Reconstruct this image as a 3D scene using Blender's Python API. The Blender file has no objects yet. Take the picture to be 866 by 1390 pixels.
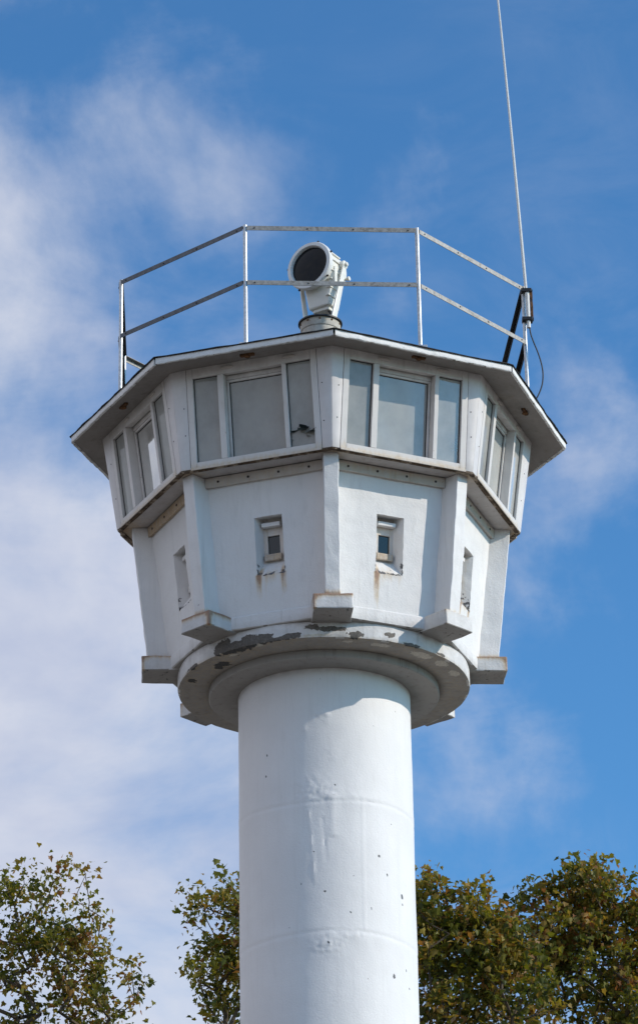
import bpy, bmesh, math, random
from mathutils import Vector, noise, Matrix
PI = math.pi
random.seed(7)
scn = bpy.context.scene
COL = scn.collection
G = 10.7224                     # height of the column top above the ground


def vec(*a): return Vector(a)


# ------------------------------------------------------------------ materials
def new_mat(name):
    m = bpy.data.materials.new(name); m.use_nodes = True
    nt = m.node_tree; nt.nodes.clear()
    out = nt.nodes.new('ShaderNodeOutputMaterial')
    return m, nt, out


class N:
    """tiny node helper"""
    def __init__(s, nt): s.nt = nt
    def add(s, t, **kw):
        n = s.nt.nodes.new(t)
        for k, v in kw.items(): setattr(n, k, v)
        return n
    def link(s, a, b): s.nt.links.new(a, b)
    def val(s, sock, v):
        if isinstance(v, bpy.types.NodeSocket): s.link(v, sock)
        else: sock.default_value = v
    def math(s, op, a, b=0.0, c=None, clamp=False):
        n = s.add('ShaderNodeMath', operation=op, use_clamp=clamp)
        s.val(n.inputs[0], a); s.val(n.inputs[1], b)
        if c is not None: s.val(n.inputs[2], c)
        return n.outputs[0]
    def coord(s, kind='Object'):
        return s.add('ShaderNodeTexCoord').outputs[kind]
    def mapping(s, v, scale=(1, 1, 1), loc=(0, 0, 0), rot=(0, 0, 0)):
        n = s.add('ShaderNodeMapping'); s.link(v, n.inputs[0])
        n.inputs['Scale'].default_value = scale; n.inputs['Location'].default_value = loc
        n.inputs['Rotation'].default_value = rot
        return n.outputs[0]
    def noise(s, v, scale, detail=4, rough=.55, dist=0):
        n = s.add('ShaderNodeTexNoise'); s.link(v, n.inputs['Vector'])
        n.inputs['Scale'].default_value = scale; n.inputs['Detail'].default_value = detail
        n.inputs['Roughness'].default_value = rough; n.inputs['Distortion'].default_value = dist
        return n.outputs['Fac']
    def ramp(s, f, lo, hi):
        n = s.add('ShaderNodeMapRange', interpolation_type='SMOOTHSTEP'); s.link(f, n.inputs[0])
        n.inputs[1].default_value = lo; n.inputs[2].default_value = hi
        return n.outputs[0]
    def mix(s, f, a, b):
        n = s.add('ShaderNodeMix', data_type='RGBA'); s.val(n.inputs[0], f)
        for k, v in ((6, a), (7, b)):
            if isinstance(v, bpy.types.NodeSocket): s.link(v, n.inputs[k])
            else: n.inputs[k].default_value = (*v, 1) if len(v) == 3 else v
        return n.outputs[2]
    def attr(s, name):
        return s.add('ShaderNodeAttribute', attribute_name=name).outputs['Fac']
    def bump(s, h, dist, strength=1.0, normal=None):
        n = s.add('ShaderNodeBump'); s.link(h, n.inputs['Height'])
        n.inputs['Distance'].default_value = dist; n.inputs['Strength'].default_value = strength
        if normal is not None: s.link(normal, n.inputs['Normal'])
        return n.outputs[0]
    def bsdf(s, col, rough=.5, metal=0., normal=None, spec=.5):
        n = s.add('ShaderNodeBsdfPrincipled')
        s.val(n.inputs['Base Color'], col if isinstance(col, bpy.types.NodeSocket) else (*col, 1))
        s.val(n.inputs['Roughness'], rough); s.val(n.inputs['Metallic'], metal)
        n.inputs['Specular IOR Level'].default_value = spec
        if normal is not None: s.link(normal, n.inputs['Normal'])
        return n.outputs[0]


def mat_paint(name, base, dirt=(.42, .40, .37), dirt_amt=.35, bump=.004, rough=.6, chipcol=(.10, .10, .105), auto_chip=0., spec=.3,
              trowel=0., lump=.5, ao=.55, rain=0.):
    """weathered paint; 'chip' and 'rust' are vertex fields broken up by noise"""
    m, nt, out = new_mat(name); n = N(nt); co = n.coord()
    big = n.noise(co, 2.3, 5, .6); mid = n.noise(co, 11, 6, .65); fine = n.noise(co, 70, 5, .6)
    streak = n.noise(n.mapping(co, (9, 9, .9)), 2.2, 6, .65)
    d = n.math('MULTIPLY', n.ramp(streak, .52, .78), dirt_amt)
    d = n.math('ADD', d, n.math('MULTIPLY', n.ramp(mid, .55, .8), dirt_amt * .5), clamp=True)
    c = n.mix(n.ramp(big, .3, .75), tuple(v * .93 for v in base), base)
    c = n.mix(d, c, dirt)
    # rust
    ru = n.attr('rust')
    rr = n.math('ADD', ru, n.math('MULTIPLY', n.math('SUBTRACT', n.noise(n.mapping(co, (1, 1, .16)), 42, 5, .7), .5), 1.0))
    rmask = n.math('MULTIPLY', n.ramp(rr, .12, .95), n.ramp(ru, .0, .25))
    c = n.mix(n.math('MULTIPLY', rmask, .85), c, n.mix(n.ramp(n.math('ADD', ru, n.math('MULTIPLY', n.math('SUBTRACT', fine, .5), .8)), .35, 1.0), (.62, .43, .19), (.27, .12, .04)))
    # paint gone, pale concrete showing
    ba = n.attr('bare')
    bn = n.math('ADD', ba, n.math('MULTIPLY', n.math('SUBTRACT', n.noise(n.mapping(co, loc=(7, 3, 1)), 30, 5, .65, .5), .5), .95))
    bm_ = n.math('MULTIPLY', n.ramp(bn, .48, .53), n.ramp(ba, .01, .12))
    c = n.mix(bm_, c, n.mix(n.ramp(fine, .3, .7), (.54, .49, .41), (.70, .65, .56)))
    if rain:
        rs_ = n.noise(n.mapping(co, (9, 9, .30)), 1.6, 7, .72, .3)
        c = n.mix(n.math('MULTIPLY', n.math('MULTIPLY', n.ramp(rs_, .50, .78), n.ramp(big, .35, .62)), rain), c, (.44, .42, .40))
    if ao:  # brown crease dirt that also paints occlusion shade into the colour
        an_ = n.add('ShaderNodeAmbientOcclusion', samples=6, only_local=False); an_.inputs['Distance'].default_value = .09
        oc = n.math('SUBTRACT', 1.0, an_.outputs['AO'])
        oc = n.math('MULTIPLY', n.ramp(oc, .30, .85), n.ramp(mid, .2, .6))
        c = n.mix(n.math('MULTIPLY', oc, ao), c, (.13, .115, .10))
    # grime: soft darkening
    gr = n.attr('grime')
    gmask = n.math('MULTIPLY', gr, n.ramp(mid, .25, .62))
    c = n.mix(n.math('MULTIPLY', gmask, .75), c, (.17, .155, .14))
    ch = n.attr('chip')  # paint gone, dark concrete
    cn = n.math('ADD', ch, n.math('MULTIPLY', n.math('SUBTRACT', n.noise(co, 26, 5, .6, .4), .5), .95))
    cm = n.math('MULTIPLY', n.ramp(cn, .47, .52), n.ramp(ch, .01, .12))
    if auto_chip:
        an = n.noise(co, 34, 4, .6, .6)
        cm = n.math('MAXIMUM', cm, n.ramp(an, .80 - auto_chip, .81 - auto_chip))
    c = n.mix(cm, c, n.mix(n.ramp(fine, .35, .7), chipcol, tuple(v * 1.7 for v in chipcol)))
    grain = n.noise(co, 260, 3, .6)
    h = n.math('ADD', n.math('MULTIPLY', mid, lump), n.math('ADD', n.math('MULTIPLY', fine, .22), n.math('MULTIPLY', grain, .08)))
    if trowel:
        tw = n.noise(n.mapping(co, (1, 1, .6), rot=(.3, .2, .4)), 3.6, 3, .5, .7)
        h = n.math('ADD', h, n.math('MULTIPLY', n.ramp(tw, .48, .56), trowel))
    h = n.math('SUBTRACT', h, n.math('MULTIPLY', cm, .5))
    nor = n.bump(h, bump)
    n.link(n.bsdf(c, rough, 0, nor, spec), out.inputs[0])
    return m


def mat_simple(name, base, rough=.5, metal=0., var=.25, scale=30, bump=.0006, spec=.5, second=None, sec=(.6, .75)):
    m, nt, out = new_mat(name); n = N(nt); co = n.coord()
    a = n.noise(co, scale, 5, .6)
    c = n.mix(n.ramp(a, .3, .7), tuple(v * (1 - var) for v in base), tuple(min(1, v * (1 + var * .4)) for v in base))
    if second:
        b = n.noise(n.mapping(co, loc=(3, 1, 7)), scale * .6, 6, .7)
        c = n.mix(n.ramp(b, *sec), c, second)
    n.link(n.bsdf(c, rough, metal, n.bump(a, bump), spec), out.inputs[0])
    return m


def mat_glass(name, film=(.66, .65, .61), film_amt=.42, tint=(.86, .91, .90)):
    m, nt, out = new_mat(name); n = N(nt); co = n.coord()
    tr = n.add('ShaderNodeBsdfTransparent'); tr.inputs[0].default_value = (*tint, 1)
    gl = n.add('ShaderNodeBsdfGlossy'); gl.inputs['Roughness'].default_value = .015
    wob = n.bump(n.noise(co, 1.7, 2, .5), .012)
    n.link(wob, gl.inputs['Normal'])
    fr = n.add('ShaderNodeFresnel'); fr.inputs[0].default_value = 1.75
    n.link(wob, fr.inputs['Normal'])
    mx = n.add('ShaderNodeMixShader'); n.link(n.math('MULTIPLY', fr.outputs[0], 1.25, clamp=True), mx.inputs[0])
    n.link(tr.outputs[0], mx.inputs[1]); n.link(gl.outputs[0], mx.inputs[2])
    df = n.add('ShaderNodeBsdfDiffuse'); df.inputs[0].default_value = (*film, 1)
    m2 = n.add('ShaderNodeMixShader')
    dirt = n.math('MULTIPLY', n.ramp(n.noise(n.mapping(co, (1, 1, .8)), 2.2, 6, .6), .05, .80), film_amt)  # uneven pale film; its tone also stands in for sky reflections
    n.link(n.math('ADD', dirt, film_amt * .4), m2.inputs[0])  # dirt here is the weight of the uneven pale film
    n.link(mx.outputs[0], m2.inputs[1]); n.link(df.outputs[0], m2.inputs[2])
    n.link(m2.outputs[0], out.inputs[0])
    return m


def mat_leaf(name, shift=0.):
    m, nt, out = new_mat(name); n = N(nt)
    t = n.attr('tint')
    cr = n.add('ShaderNodeValToRGB'); n.link(n.math('ADD', t, shift), cr.inputs[0])
    el = cr.color_ramp.elements
    el[0].position = 0; el[0].color = (.045, .050, .013, 1)
    el[1].position = 1; el[1].color = (.25, .11, .04, 1)
    for p, c in ((.28, (.085, .100, .018)), (.58, (.20, .185, .028)), (.82, (.34, .23, .05))):
        e = el.new(p); e.color = (*c, 1)
    d = n.bsdf(cr.outputs[0], .5, 0, None, .35)
    tl = n.add('ShaderNodeBsdfTranslucent')
    hs = n.add('ShaderNodeHueSaturation'); hs.inputs['Value'].default_value = 1.35; hs.inputs['Saturation'].default_value = 1.1
    n.link(cr.outputs[0], hs.inputs['Color']); n.link(hs.outputs[0], tl.inputs[0])
    mx = n.add('ShaderNodeMixShader'); mx.inputs[0].default_value = .42
    n.link(d, mx.inputs[1]); n.link(tl.outputs[0], mx.inputs[2]); n.link(mx.outputs[0], out.inputs[0])
    return m


M = {}
M['column'] = mat_paint('white column paint', (.79, .775, .765), dirt=(.60, .58, .56), dirt_amt=.3, bump=.008, rough=.6, lump=.2, rain=.16, auto_chip=.015, ao=0)
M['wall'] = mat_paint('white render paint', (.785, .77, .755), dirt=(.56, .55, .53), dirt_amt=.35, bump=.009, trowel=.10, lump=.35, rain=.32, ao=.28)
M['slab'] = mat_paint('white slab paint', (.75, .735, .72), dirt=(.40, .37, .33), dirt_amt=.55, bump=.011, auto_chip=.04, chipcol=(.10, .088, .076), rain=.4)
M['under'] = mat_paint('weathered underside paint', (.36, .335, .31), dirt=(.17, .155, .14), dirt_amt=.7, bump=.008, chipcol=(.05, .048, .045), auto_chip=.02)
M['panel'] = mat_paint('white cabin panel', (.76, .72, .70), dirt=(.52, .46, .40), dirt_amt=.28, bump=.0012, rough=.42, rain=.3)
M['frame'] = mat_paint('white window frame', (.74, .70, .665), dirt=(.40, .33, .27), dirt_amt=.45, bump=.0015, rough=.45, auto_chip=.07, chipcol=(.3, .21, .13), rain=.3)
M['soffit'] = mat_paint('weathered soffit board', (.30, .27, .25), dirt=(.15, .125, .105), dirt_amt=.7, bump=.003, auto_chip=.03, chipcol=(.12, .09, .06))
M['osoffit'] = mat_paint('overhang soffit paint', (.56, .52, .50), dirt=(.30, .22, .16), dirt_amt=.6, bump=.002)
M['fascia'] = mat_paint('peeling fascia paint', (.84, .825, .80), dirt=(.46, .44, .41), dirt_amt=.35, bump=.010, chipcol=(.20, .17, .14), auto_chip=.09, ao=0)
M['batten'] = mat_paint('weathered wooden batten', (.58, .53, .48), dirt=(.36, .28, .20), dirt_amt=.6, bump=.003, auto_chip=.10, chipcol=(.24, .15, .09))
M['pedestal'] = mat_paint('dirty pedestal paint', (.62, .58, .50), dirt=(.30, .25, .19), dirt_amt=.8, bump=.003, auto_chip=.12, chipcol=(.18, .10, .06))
M['drip'] = mat_simple('rusty drip board', (.11, .075, .05), .85, 0, .5, 18, .003, .2, (.36, .29, .22), (.48, .60))
M['felt'] = mat_simple('black roofing felt', (.035, .035, .036), .9, 0, .4, 40, .003, .2)
M['galv'] = mat_simple('galvanised steel', (.58, .60, .61), .42, .55, .25, 45, .0004, .5)
M['rail'] = mat_simple('dull zinc rail', (.33, .325, .31), .6, .25, .25, 40, .0008, .4, (.20, .185, .165), (.5, .66))
M['shaded_rail'] = mat_simple('rail with painted shade', (.12, .13, .145), .55, .2, .3, 40, .0008)  # rail darkened in its colour, standing for the side turned from the sun
M['unlit_rail'] = mat_simple('rail with painted deep shade', (.025, .026, .028), .6, .2, .3, 40, .0006)  # near-black rail colour that paints in the look of unlit rails
M['bolt'] = mat_simple('dark bolt', (.05, .042, .038), .7, .3, .3, 60)
M['rust'] = mat_simple('rusty iron', (.17, .085, .04), .85, .1, .5, 40, .002, .2, (.06, .04, .03), (.5, .6))
M['rubber'] = mat_simple('black rubber', (.015, .015, .016), .55, 0, .3, 60)
M['enamel'] = mat_simple('cream enamel', (.78, .755, .68), .38, 0, .07, 14, .001, .5, (.46, .38, .28), (.66, .8))
M['enamel_rim'] = mat_simple('white enamel', (.78, .77, .74), .38, 0, .06, 14, .001, .5)
M['lens'] = mat_simple('dark lens glass', (.004, .006, .009), .10, 0, .3, 3, .0, .22)
M['dark_glass'] = mat_simple('dark window glass', (.012, .018, .020), .12, 0, .2, 5, .0, .6)
M['white_whip'] = mat_simple('white fibreglass', (.74, .72, .67), .4, 0, .12, 30, .0005)
M['glass'] = mat_glass('window glass')
M['interior'] = mat_simple('interior paint', (.50, .475, .43), .8, 0, .15, 5, .001)
M['inner_floor'] = mat_simple('interior floor', (.22, .2, .17), .8, 0, .2, 8, .001)
M['bark'] = mat_simple('bark', (.11, .085, .06), .9, 0, .4, 20, .01, .2)
M['leaf'] = mat_leaf('maple leaf')
M['leaf_dark'] = mat_leaf('dense maple leaf', -.04)
M['plant'] = mat_simple('houseplant leaf', (.045, .075, .085), .5, 0, .4, 10, .001)
M['pot'] = mat_simple('clay pot', (.2, .15, .12), .7, 0, .2, 10, .001)


def mat_ground():
    m, nt, out = new_mat('sandy ground'); n = N(nt); co = n.coord()
    a = n.noise(co, .15, 6, .6); b = n.noise(co, 6, 6, .7)
    c = n.mix(n.ramp(a, .35, .65), (.20, .175, .145), (.27, .245, .21))
    c = n.mix(n.ramp(b, .45, .75), c, (.15, .135, .11))
    n.link(n.bsdf(c, .95, 0, n.bump(b, .05), .1), out.inputs[0]); return m
M['ground'] = mat_ground()


# ------------------------------------------------------------------ object helpers
LOC = {}
def link(o): COL.objects.link(o); return o


def thing(name, label, cat, loc, group=None, kind=None):
    o = bpy.data.objects.new(name, None); o.empty_display_size = .2; link(o); o.location = loc
    o['label'] = label; o['category'] = cat
    if group: o['group'] = group
    LOC[o.name] = Vector(loc)
    return o


def world_of(o):
    v = Vector((0, 0, 0))
    while o is not None: v += o.location; o = o.parent
    return v


def obj(name, bm, mats, parent=None, smooth=True, label=None, paint=None):
    """bm holds WORLD coordinates"""
    me = bpy.data.meshes.new(name)
    off = world_of(parent) if parent else Vector((0, 0, 0))
    if paint:
        layers = {k: bm.verts.layers.float.new(k) for k in paint}
        for v in bm.verts:
            for k, f in paint.items(): v[layers[k]] = max(0., min(1., f(v.co)))
    for v in bm.verts: v.co -= off
    bmesh.ops.recalc_face_normals(bm, faces=bm.faces)
    for f in bm.faces: f.smooth = smooth
    if smooth:
        for e in bm.edges:
            if len(e.link_faces) == 2 and e.calc_face_angle(0) > .42: e.smooth = False
    bm.to_mesh(me); bm.free()
    o = bpy.data.objects.new(name, me); link(o)
    for m in (mats if isinstance(mats, (list, tuple)) else [mats]): me.materials.append(M[m])
    if parent: o.parent = parent
    if label: o['label'] = label
    return o


def jitv(p, amp, freq=6., seed=0.):
    q = Vector(p) * freq + Vector((seed * 3.1, seed * 1.7, seed * 2.3))
    return Vector(noise.noise_vector(q)) * amp


def hexa(bm, c, step=.06, e=.004, jit=0., mi=0, freq=6.):
    """c[i][j][k] eight corners -> surface grid with softened, slightly wandering edges"""
    def tri(s, t, r):
        p = Vector((0, 0, 0))
        for i, a in ((0, 1 - s), (1, s)):
            for j, b in ((0, 1 - t), (1, t)):
                for k, d in ((0, 1 - r), (1, r)): p += c[i][j][k] * (a * b * d)
        return p
    Ls = [max((c[1][0][0] - c[0][0][0]).length, 1e-5), max((c[0][1][0] - c[0][0][0]).length, 1e-5), max((c[0][0][1] - c[0][0][0]).length, 1e-5)]
    lines = []
    for L in Ls:
        n = max(1, round(L / step))
        g = [i / n for i in range(n + 1)]
        if e and L > 3 * e: g = [0, e / L] + [x for x in g[1:-1] if e / L * 1.5 < x < 1 - e / L * 1.5] + [1 - e / L, 1]
        lines.append(g)
    nn = [len(g) - 1 for g in lines]; cache = {}
    def V(i, j, k):
        key = (i, j, k)
        if key not in cache:
            q = [lines[0][i], lines[1][j], lines[2][k]]
            ex = [a for a in range(3) if key[a] in (0, nn[a])]
            if e and len(ex) > 1:
                for a in ex:
                    d = .35 * e / Ls[a] if Ls[a] > 3 * e else 0
                    q[a] = d if key[a] == 0 else 1 - d
            p = tri(*q)
            if jit: p = p + jitv(p, jit, freq)
            cache[key] = bm.verts.new(p)
        return cache[key]
    def quad(*ks):
        try:
            f = bm.faces.new([V(*k) for k in ks]); f.material_index = mi
        except ValueError: pass
    for i in range(nn[0]):
        for j in range(nn[1]):
            for k in (0, nn[2]): quad((i, j, k), (i + 1, j, k), (i + 1, j + 1, k), (i, j + 1, k))
    for i in range(nn[0]):
        for k in range(nn[2]):
            for j in (0, nn[1]): quad((i, j, k), (i + 1, j, k), (i + 1, j, k + 1), (i, j, k + 1))
    for j in range(nn[1]):
        for k in range(nn[2]):
            for i in (0, nn[0]): quad((i, j, k), (i, j + 1, k), (i, j + 1, k + 1), (i, j, k + 1))


def box8(f):
    return [[[f(i, j, k) for k in (0, 1)] for j in (0, 1)] for i in (0, 1)]


def tube(bm, pts, r, n=10, mi=0, caps=True):
    pts = [Vector(p) for p in pts]; m = len(pts)
    rs = r if isinstance(r, (list, tuple)) else [r] * m
    ref = Vector((0, 0, 1)) if abs((pts[-1] - pts[0]).normalized().z) < .9 else Vector((1, 0, 0))
    rings = []
    for i, p in enumerate(pts):
        t = (pts[min(i + 1, m - 1)] - pts[max(i - 1, 0)]).normalized()
        a = t.cross(ref).normalized(); b = t.cross(a)
        rings.append([bm.verts.new(p + (a * math.cos(2 * PI * q / n) + b * math.sin(2 * PI * q / n)) * rs[i]) for q in range(n)])
    for i in range(m - 1):
        for q in range(n):
            f = bm.faces.new((rings[i][q], rings[i][(q + 1) % n], rings[i + 1][(q + 1) % n], rings[i + 1][q])); f.material_index = mi
    if caps:
        for R in (rings[0], rings[-1]):
            f = bm.faces.new(R); f.material_index = mi


def lathe(bm, prof, n=128, centre=(0, 0), close=False, fn=None, mi=0):
    """prof: list of (r, z)"""
    rings = []
    for r, z in prof:
        ring = []
        for q in range(n):
            a = 2 * PI * q / n
            p = Vector((centre[0] + r * math.cos(a), centre[1] + r * math.sin(a), z))
            if fn: p = fn(p, r, a)
            ring.append(bm.verts.new(p))
        rings.append(ring)
    m = len(rings)
    for i in range(m if close else m - 1):
        A, B = rings[i], rings[(i + 1) % m]
        for q in range(n):
            f = bm.faces.new((A[q], A[(q + 1) % n], B[(q + 1) % n], B[q])); f.material_index = mi
    return rings


def axis_frame(n):
    n = n.normalized(); up = Vector((0, 0, 1))
    r = up.cross(n).normalized(); u = n.cross(r)
    return r, u, n


def disc_stack(bm, c, n, prof, seg=48, mi=0, cap0=True, cap1=True):
    """prof: (radius, offset along n)"""
    r, u, n = axis_frame(n); rings = []
    for R, d in prof:
        rings.append([bm.verts.new(c + n * d + (r * math.cos(2 * PI * q / seg) + u * math.sin(2 * PI * q / seg)) * R) for q in range(seg)])
    for A, B in zip(rings, rings[1:]):
        for q in range(seg):
            f = bm.faces.new((A[q], A[(q + 1) % seg], B[(q + 1) % seg], B[q])); f.material_index = mi
    if cap0: bm.faces.new(rings[0]).material_index = mi
    if cap1: bm.faces.new(rings[-1]).material_index = mi


# ------------------------------------------------------------------ tower geometry
PHI = {'R': .0733, 'B': .0603, 'L': .0563}
TW = {('R', -1): .026, ('R', 0): -.010, ('B', 1): -.024, ('L', 1): -.026, ('L', -1): -.012}
DR = {('B', -2): .022, ('B', 2): -.004, ('R', -2): .022, ('R', 2): .022}


def VX(g, k, R, z, t=0.):
    kk = (k + 4) % 8 - 4
    if kk == int(kk):
        a = -PI / 2 + PHI[g] + kk * PI / 4 + TW.get((g, kk), 0); R = R + DR.get((g, kk), 0)
    else: a = -PI / 2 + PHI[g] + kk * PI / 4
    return Vector((R * math.cos(a) - t * math.sin(a), R * math.sin(a) + t * math.cos(a), z + G))


class Face:
    def __init__(s, g, k, R0, z0, R1, z1):
        A, B = VX(g, k, R0, z0), VX(g, k + 1, R0, z0); A1, B1 = VX(g, k, R1, z1), VX(g, k + 1, R1, z1)
        s.m = (A + B) / 2; s.u = (B - A).normalized(); t = (A1 + B1) / 2 - s.m
        t = t - s.u * t.dot(s.u); s.v = t.normalized(); s.h = t.length; s.n = s.u.cross(s.v)
        s.hw0 = (B - A).length / 2; s.hw1 = (B1 - A1).length / 2
        s.l0 = (A - s.m).dot(s.u); s.r0 = (B - s.m).dot(s.u); s.l1 = (A1 - s.m).dot(s.u); s.r1 = (B1 - s.m).dot(s.u)
    def P(s, u, v, d=0.): return s.m + s.u * u + s.v * v + s.n * d
    def uv(s, p):
        q = p - s.m; return q.dot(s.u), q.dot(s.v), q.dot(s.n)
    def left(s, v): return s.l0 + (s.l1 - s.l0) * v / s.h
    def right(s, v): return s.r0 + (s.r1 - s.r0) * v / s.h
    def box(s, bm, u0, u1, v0, v1, d0, d1, **kw):
        hexa(bm, box8(lambda i, j, k: s.P((u0, u1)[i], (v0, v1)[j], (d0, d1)[k])), **kw)


tower = thing('watchtower', 'tall white round concrete watchtower with octagonal glazed cabin and flat felt roof', 'watchtower', (0, 0, 0))

# --- column
RC = .65
SEAMS = (-1.03, -2.02, -3.02, -4.02, -5.02, -6.02, -7.02, -8.02, -9.02, -10.02)
rnd = random.Random(3)
GOUGE = [(494, -1.05, -1.95)]


def col_fn(p, r, a):
    z = p.z - G
    d = 0.
    front = a - 1.5 * PI
    for s in SEAMS:
        t = (z - s + .02 * math.sin(a * 2 + s)) / .075
        d += (.0026 + .002 * noise.noise(Vector((a * 5, s, 1)))) * math.exp(-t * t)
        t2 = (z - s + .012 * math.sin(a * 3 + s * 5)) / .012
        d -= (.0035 + .0025 * noise.noise(Vector((a * 3, s * 3, 5)))) * math.exp(-t2 * t2)
    q = Vector((p.x, p.y, p.z))
    d += .003 * noise.noise(q * 2.2) + .0007 * noise.noise(q * 11.)
    # vertical casting ridge and trowel scars
    for a0, z0, z1, w, hgt, sl in ((.415, -.98, -2.0, .006, .0026, 0.), (-.19, -1.10, -1.66, .007, .0035, .10), (-.04, -1.16, -1.5, .006, -.0035, .10),
                                  (.07, -.98, -1.3, .03, .004, .02)):
        if z1 < z < z0:
            t = (front - a0 - sl * (z - z0) * -1) / w * .65
            if abs(t) < 4: d += hgt * math.exp(-t * t)
    for a0, z0, ra, rz, hgt in ((-.05, -.36, .05, .03, .006), (.03, -.385, .03, .04, .004), (-.12, -.93, .13, .09, .0042), (.16, -1.0, .25, .05, .003),
                                (-.02, -2.12, .12, .07, .0045), (.22, -2.03, .15, .05, .003), (-.22, -.47, .03, .05, .003), (.06, -.66, .05, .06, .002)):
        t = ((front - a0) * .65 / ra) ** 2 + ((z - z0) / rz) ** 2
        if t < 6: d += hgt * math.exp(-t) * (1 + 1.3 * noise.noise(q * 38))
    return Vector((p.x * (r + d) / r, p.y * (r + d) / r, p.z))


prof = [(RC, 0 + G + .02)]
z = 0.
while z > -3.0: prof.append((RC, z + G)); z -= .012
while z > -10.7: prof.append((RC, z + G)); z -= .1
prof.append((RC, -.05))
bm = bmesh.new(); lathe(bm, prof, 300, fn=col_fn)
SPOTS = [(-.55 + rnd.random() * 1.7, -rnd.random() * 2.6, .003 + rnd.random() ** 3 * .006) for i in range(20)]
SPOTS += [(.62, -1.42, .015), (.70, -1.52, .010), (.73, -1.55, .010), (.98, -1.68, .020), (.985, -1.74, .014), (-.72, -.62, .012), (-.735, -.78, .011), (-.03, -1.72, .012), (-.0, -2.1, .012),
          (-.26, -1.78, .008), (.5, -1.83, .009), (.3, -1.6, .01), (.8, -2.3, .02)]


def col_chip(p):
    a = math.atan2(p.y, p.x) + PI / 2; z = p.z - G; v = 0
    if z < -2.8: return 0
    for a0, z0, r in SPOTS:
        dx = (a - a0) * .65; dz = (z - z0) * .7
        if abs(dx) < .06 and abs(dz) < .06:
            v = max(v, 1.15 - math.hypot(dx, dz) / r * .95)
    return v


obj('column', bm, 'column', tower, paint={'chip': col_chip, 'rust': lambda p: 0, 'grime': lambda p: .35 * math.exp(-((p.z - G) / .03) ** 2)})

# --- stepped round collar
bm = bmesh.new()
def ringfn(amp):
    def f(p, r, a):
        return p + jitv(p, amp, 5) + jitv(p, amp * .5, 17)
    return f
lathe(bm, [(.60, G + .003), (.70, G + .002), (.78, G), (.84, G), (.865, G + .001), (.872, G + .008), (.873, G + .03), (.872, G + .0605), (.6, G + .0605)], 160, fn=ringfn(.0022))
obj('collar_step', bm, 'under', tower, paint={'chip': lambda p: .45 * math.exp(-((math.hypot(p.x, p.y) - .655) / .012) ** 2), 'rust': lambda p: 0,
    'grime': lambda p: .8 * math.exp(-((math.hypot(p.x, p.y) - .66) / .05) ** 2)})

def arc_chip(p, items):
    a = math.degrees(math.atan2(p.y, p.x) + PI / 2); rr = math.hypot(p.x, p.y); z = p.z - G; v = 0
    for a0, r0, z0, sa, sr, sz, k in items:
        t = ((a - a0) / sa) ** 2 + ((rr - r0) / sr) ** 2 + ((z - z0) / sz) ** 2
        if t < 9: v = max(v, k * math.exp(-t * .5))
    return v
DISC_CHIPS = [(-34, 1.1, .085, 8, .06, .035, 1.0), (-42, 1.1, .11, 4, .05, .05, .95), (-29, 1.1, .13, 3, .05, .02, .9), (-18, 1.1, .075, 5, .03, .010, .9), (36, 1.1, .075, 4, .03, .012, .8), (52, 1.1, .08, 3, .03, .012, .8), (-62, 1.1, .075, 4, .03, .012, .8), (-24, 1.1, .10, 4, .05, .03, .95), (-12, 1.1, .09, 4, .03, .02, .95), (-4, 1.1, .15, 3.5, .04, .014, 1.), (3, 1.1, .13, 5, .04, .018, .9),
              (26, 1.1, .12, 2.2, .04, .02, .85), (-52, .98, .06, 5, .035, .03, 1.), (-74, 1.03, .06, 2, .03, .03, .9), (12, 1.1, .09, 3, .04, .03, .8)]
PALE = [(-28, 1.09, .07, 5, .02, .016, .9), (-3, 1.1, .085, 6, .03, .012, .8), (-40, 1.04, .06, 3, .02, .03, .8), (24, 1.02, .06, 4, .03, .03, 1.), (45, 1.02, .06, 5, .035, .03, 1.1), (58, 1.03, .06, 3, .04, .03, 1.), (71, 1.04, .06, 3, .03, .03, 1.), (-18, 1.06, .06, 9, .012, .02, .9), (10, 1.03, .06, 3, .03, .03, .7)]
bm = bmesh.new()
lathe(bm, [(.80, G + .0625), (.88, G + .0625), (.96, G + .0615), (1.03, G + .0615), (1.085, G + .062), (1.102, G + .068), (1.106, G + .08), (1.106, G + .10), (1.106, G + .12),
           (1.106, G + .14), (1.106, G + .165), (1.106, G + .189), (.9, G + .189)], 220, fn=ringfn(.003))
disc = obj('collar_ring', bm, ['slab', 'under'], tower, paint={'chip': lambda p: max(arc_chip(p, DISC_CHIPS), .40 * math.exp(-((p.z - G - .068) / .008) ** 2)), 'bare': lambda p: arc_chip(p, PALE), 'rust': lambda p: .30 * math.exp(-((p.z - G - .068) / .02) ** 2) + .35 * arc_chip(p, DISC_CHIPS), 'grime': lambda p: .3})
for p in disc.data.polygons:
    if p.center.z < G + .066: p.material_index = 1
# --- octagonal base slab with corner blocks
def octa_ring(bm, g, prof, seg=24, jit=.0, mi=None):
    """prof: (R, z); rounds the octagon as a closed loop of straight sides split into seg pieces"""
    rings = []
    for R, z in prof:
        ring = []
        for k in range(8):
            A, B = VX(g, k, R, z), VX(g, k + 1, R, z)
            for q in range(seg):
                p = A.lerp(B, q / seg)
                ring.append(bm.verts.new(p + jitv(p, jit, 7) if jit else p))
        rings.append(ring)
    n = 8 * seg
    for i, (A, B) in enumerate(zip(rings, rings[1:])):
        for q in range(n):
            f = bm.faces.new((A[q], A[(q + 1) % n], B[(q + 1) % n], B[q]))
            if mi: f.material_index = mi[i]
    return rings

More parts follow.
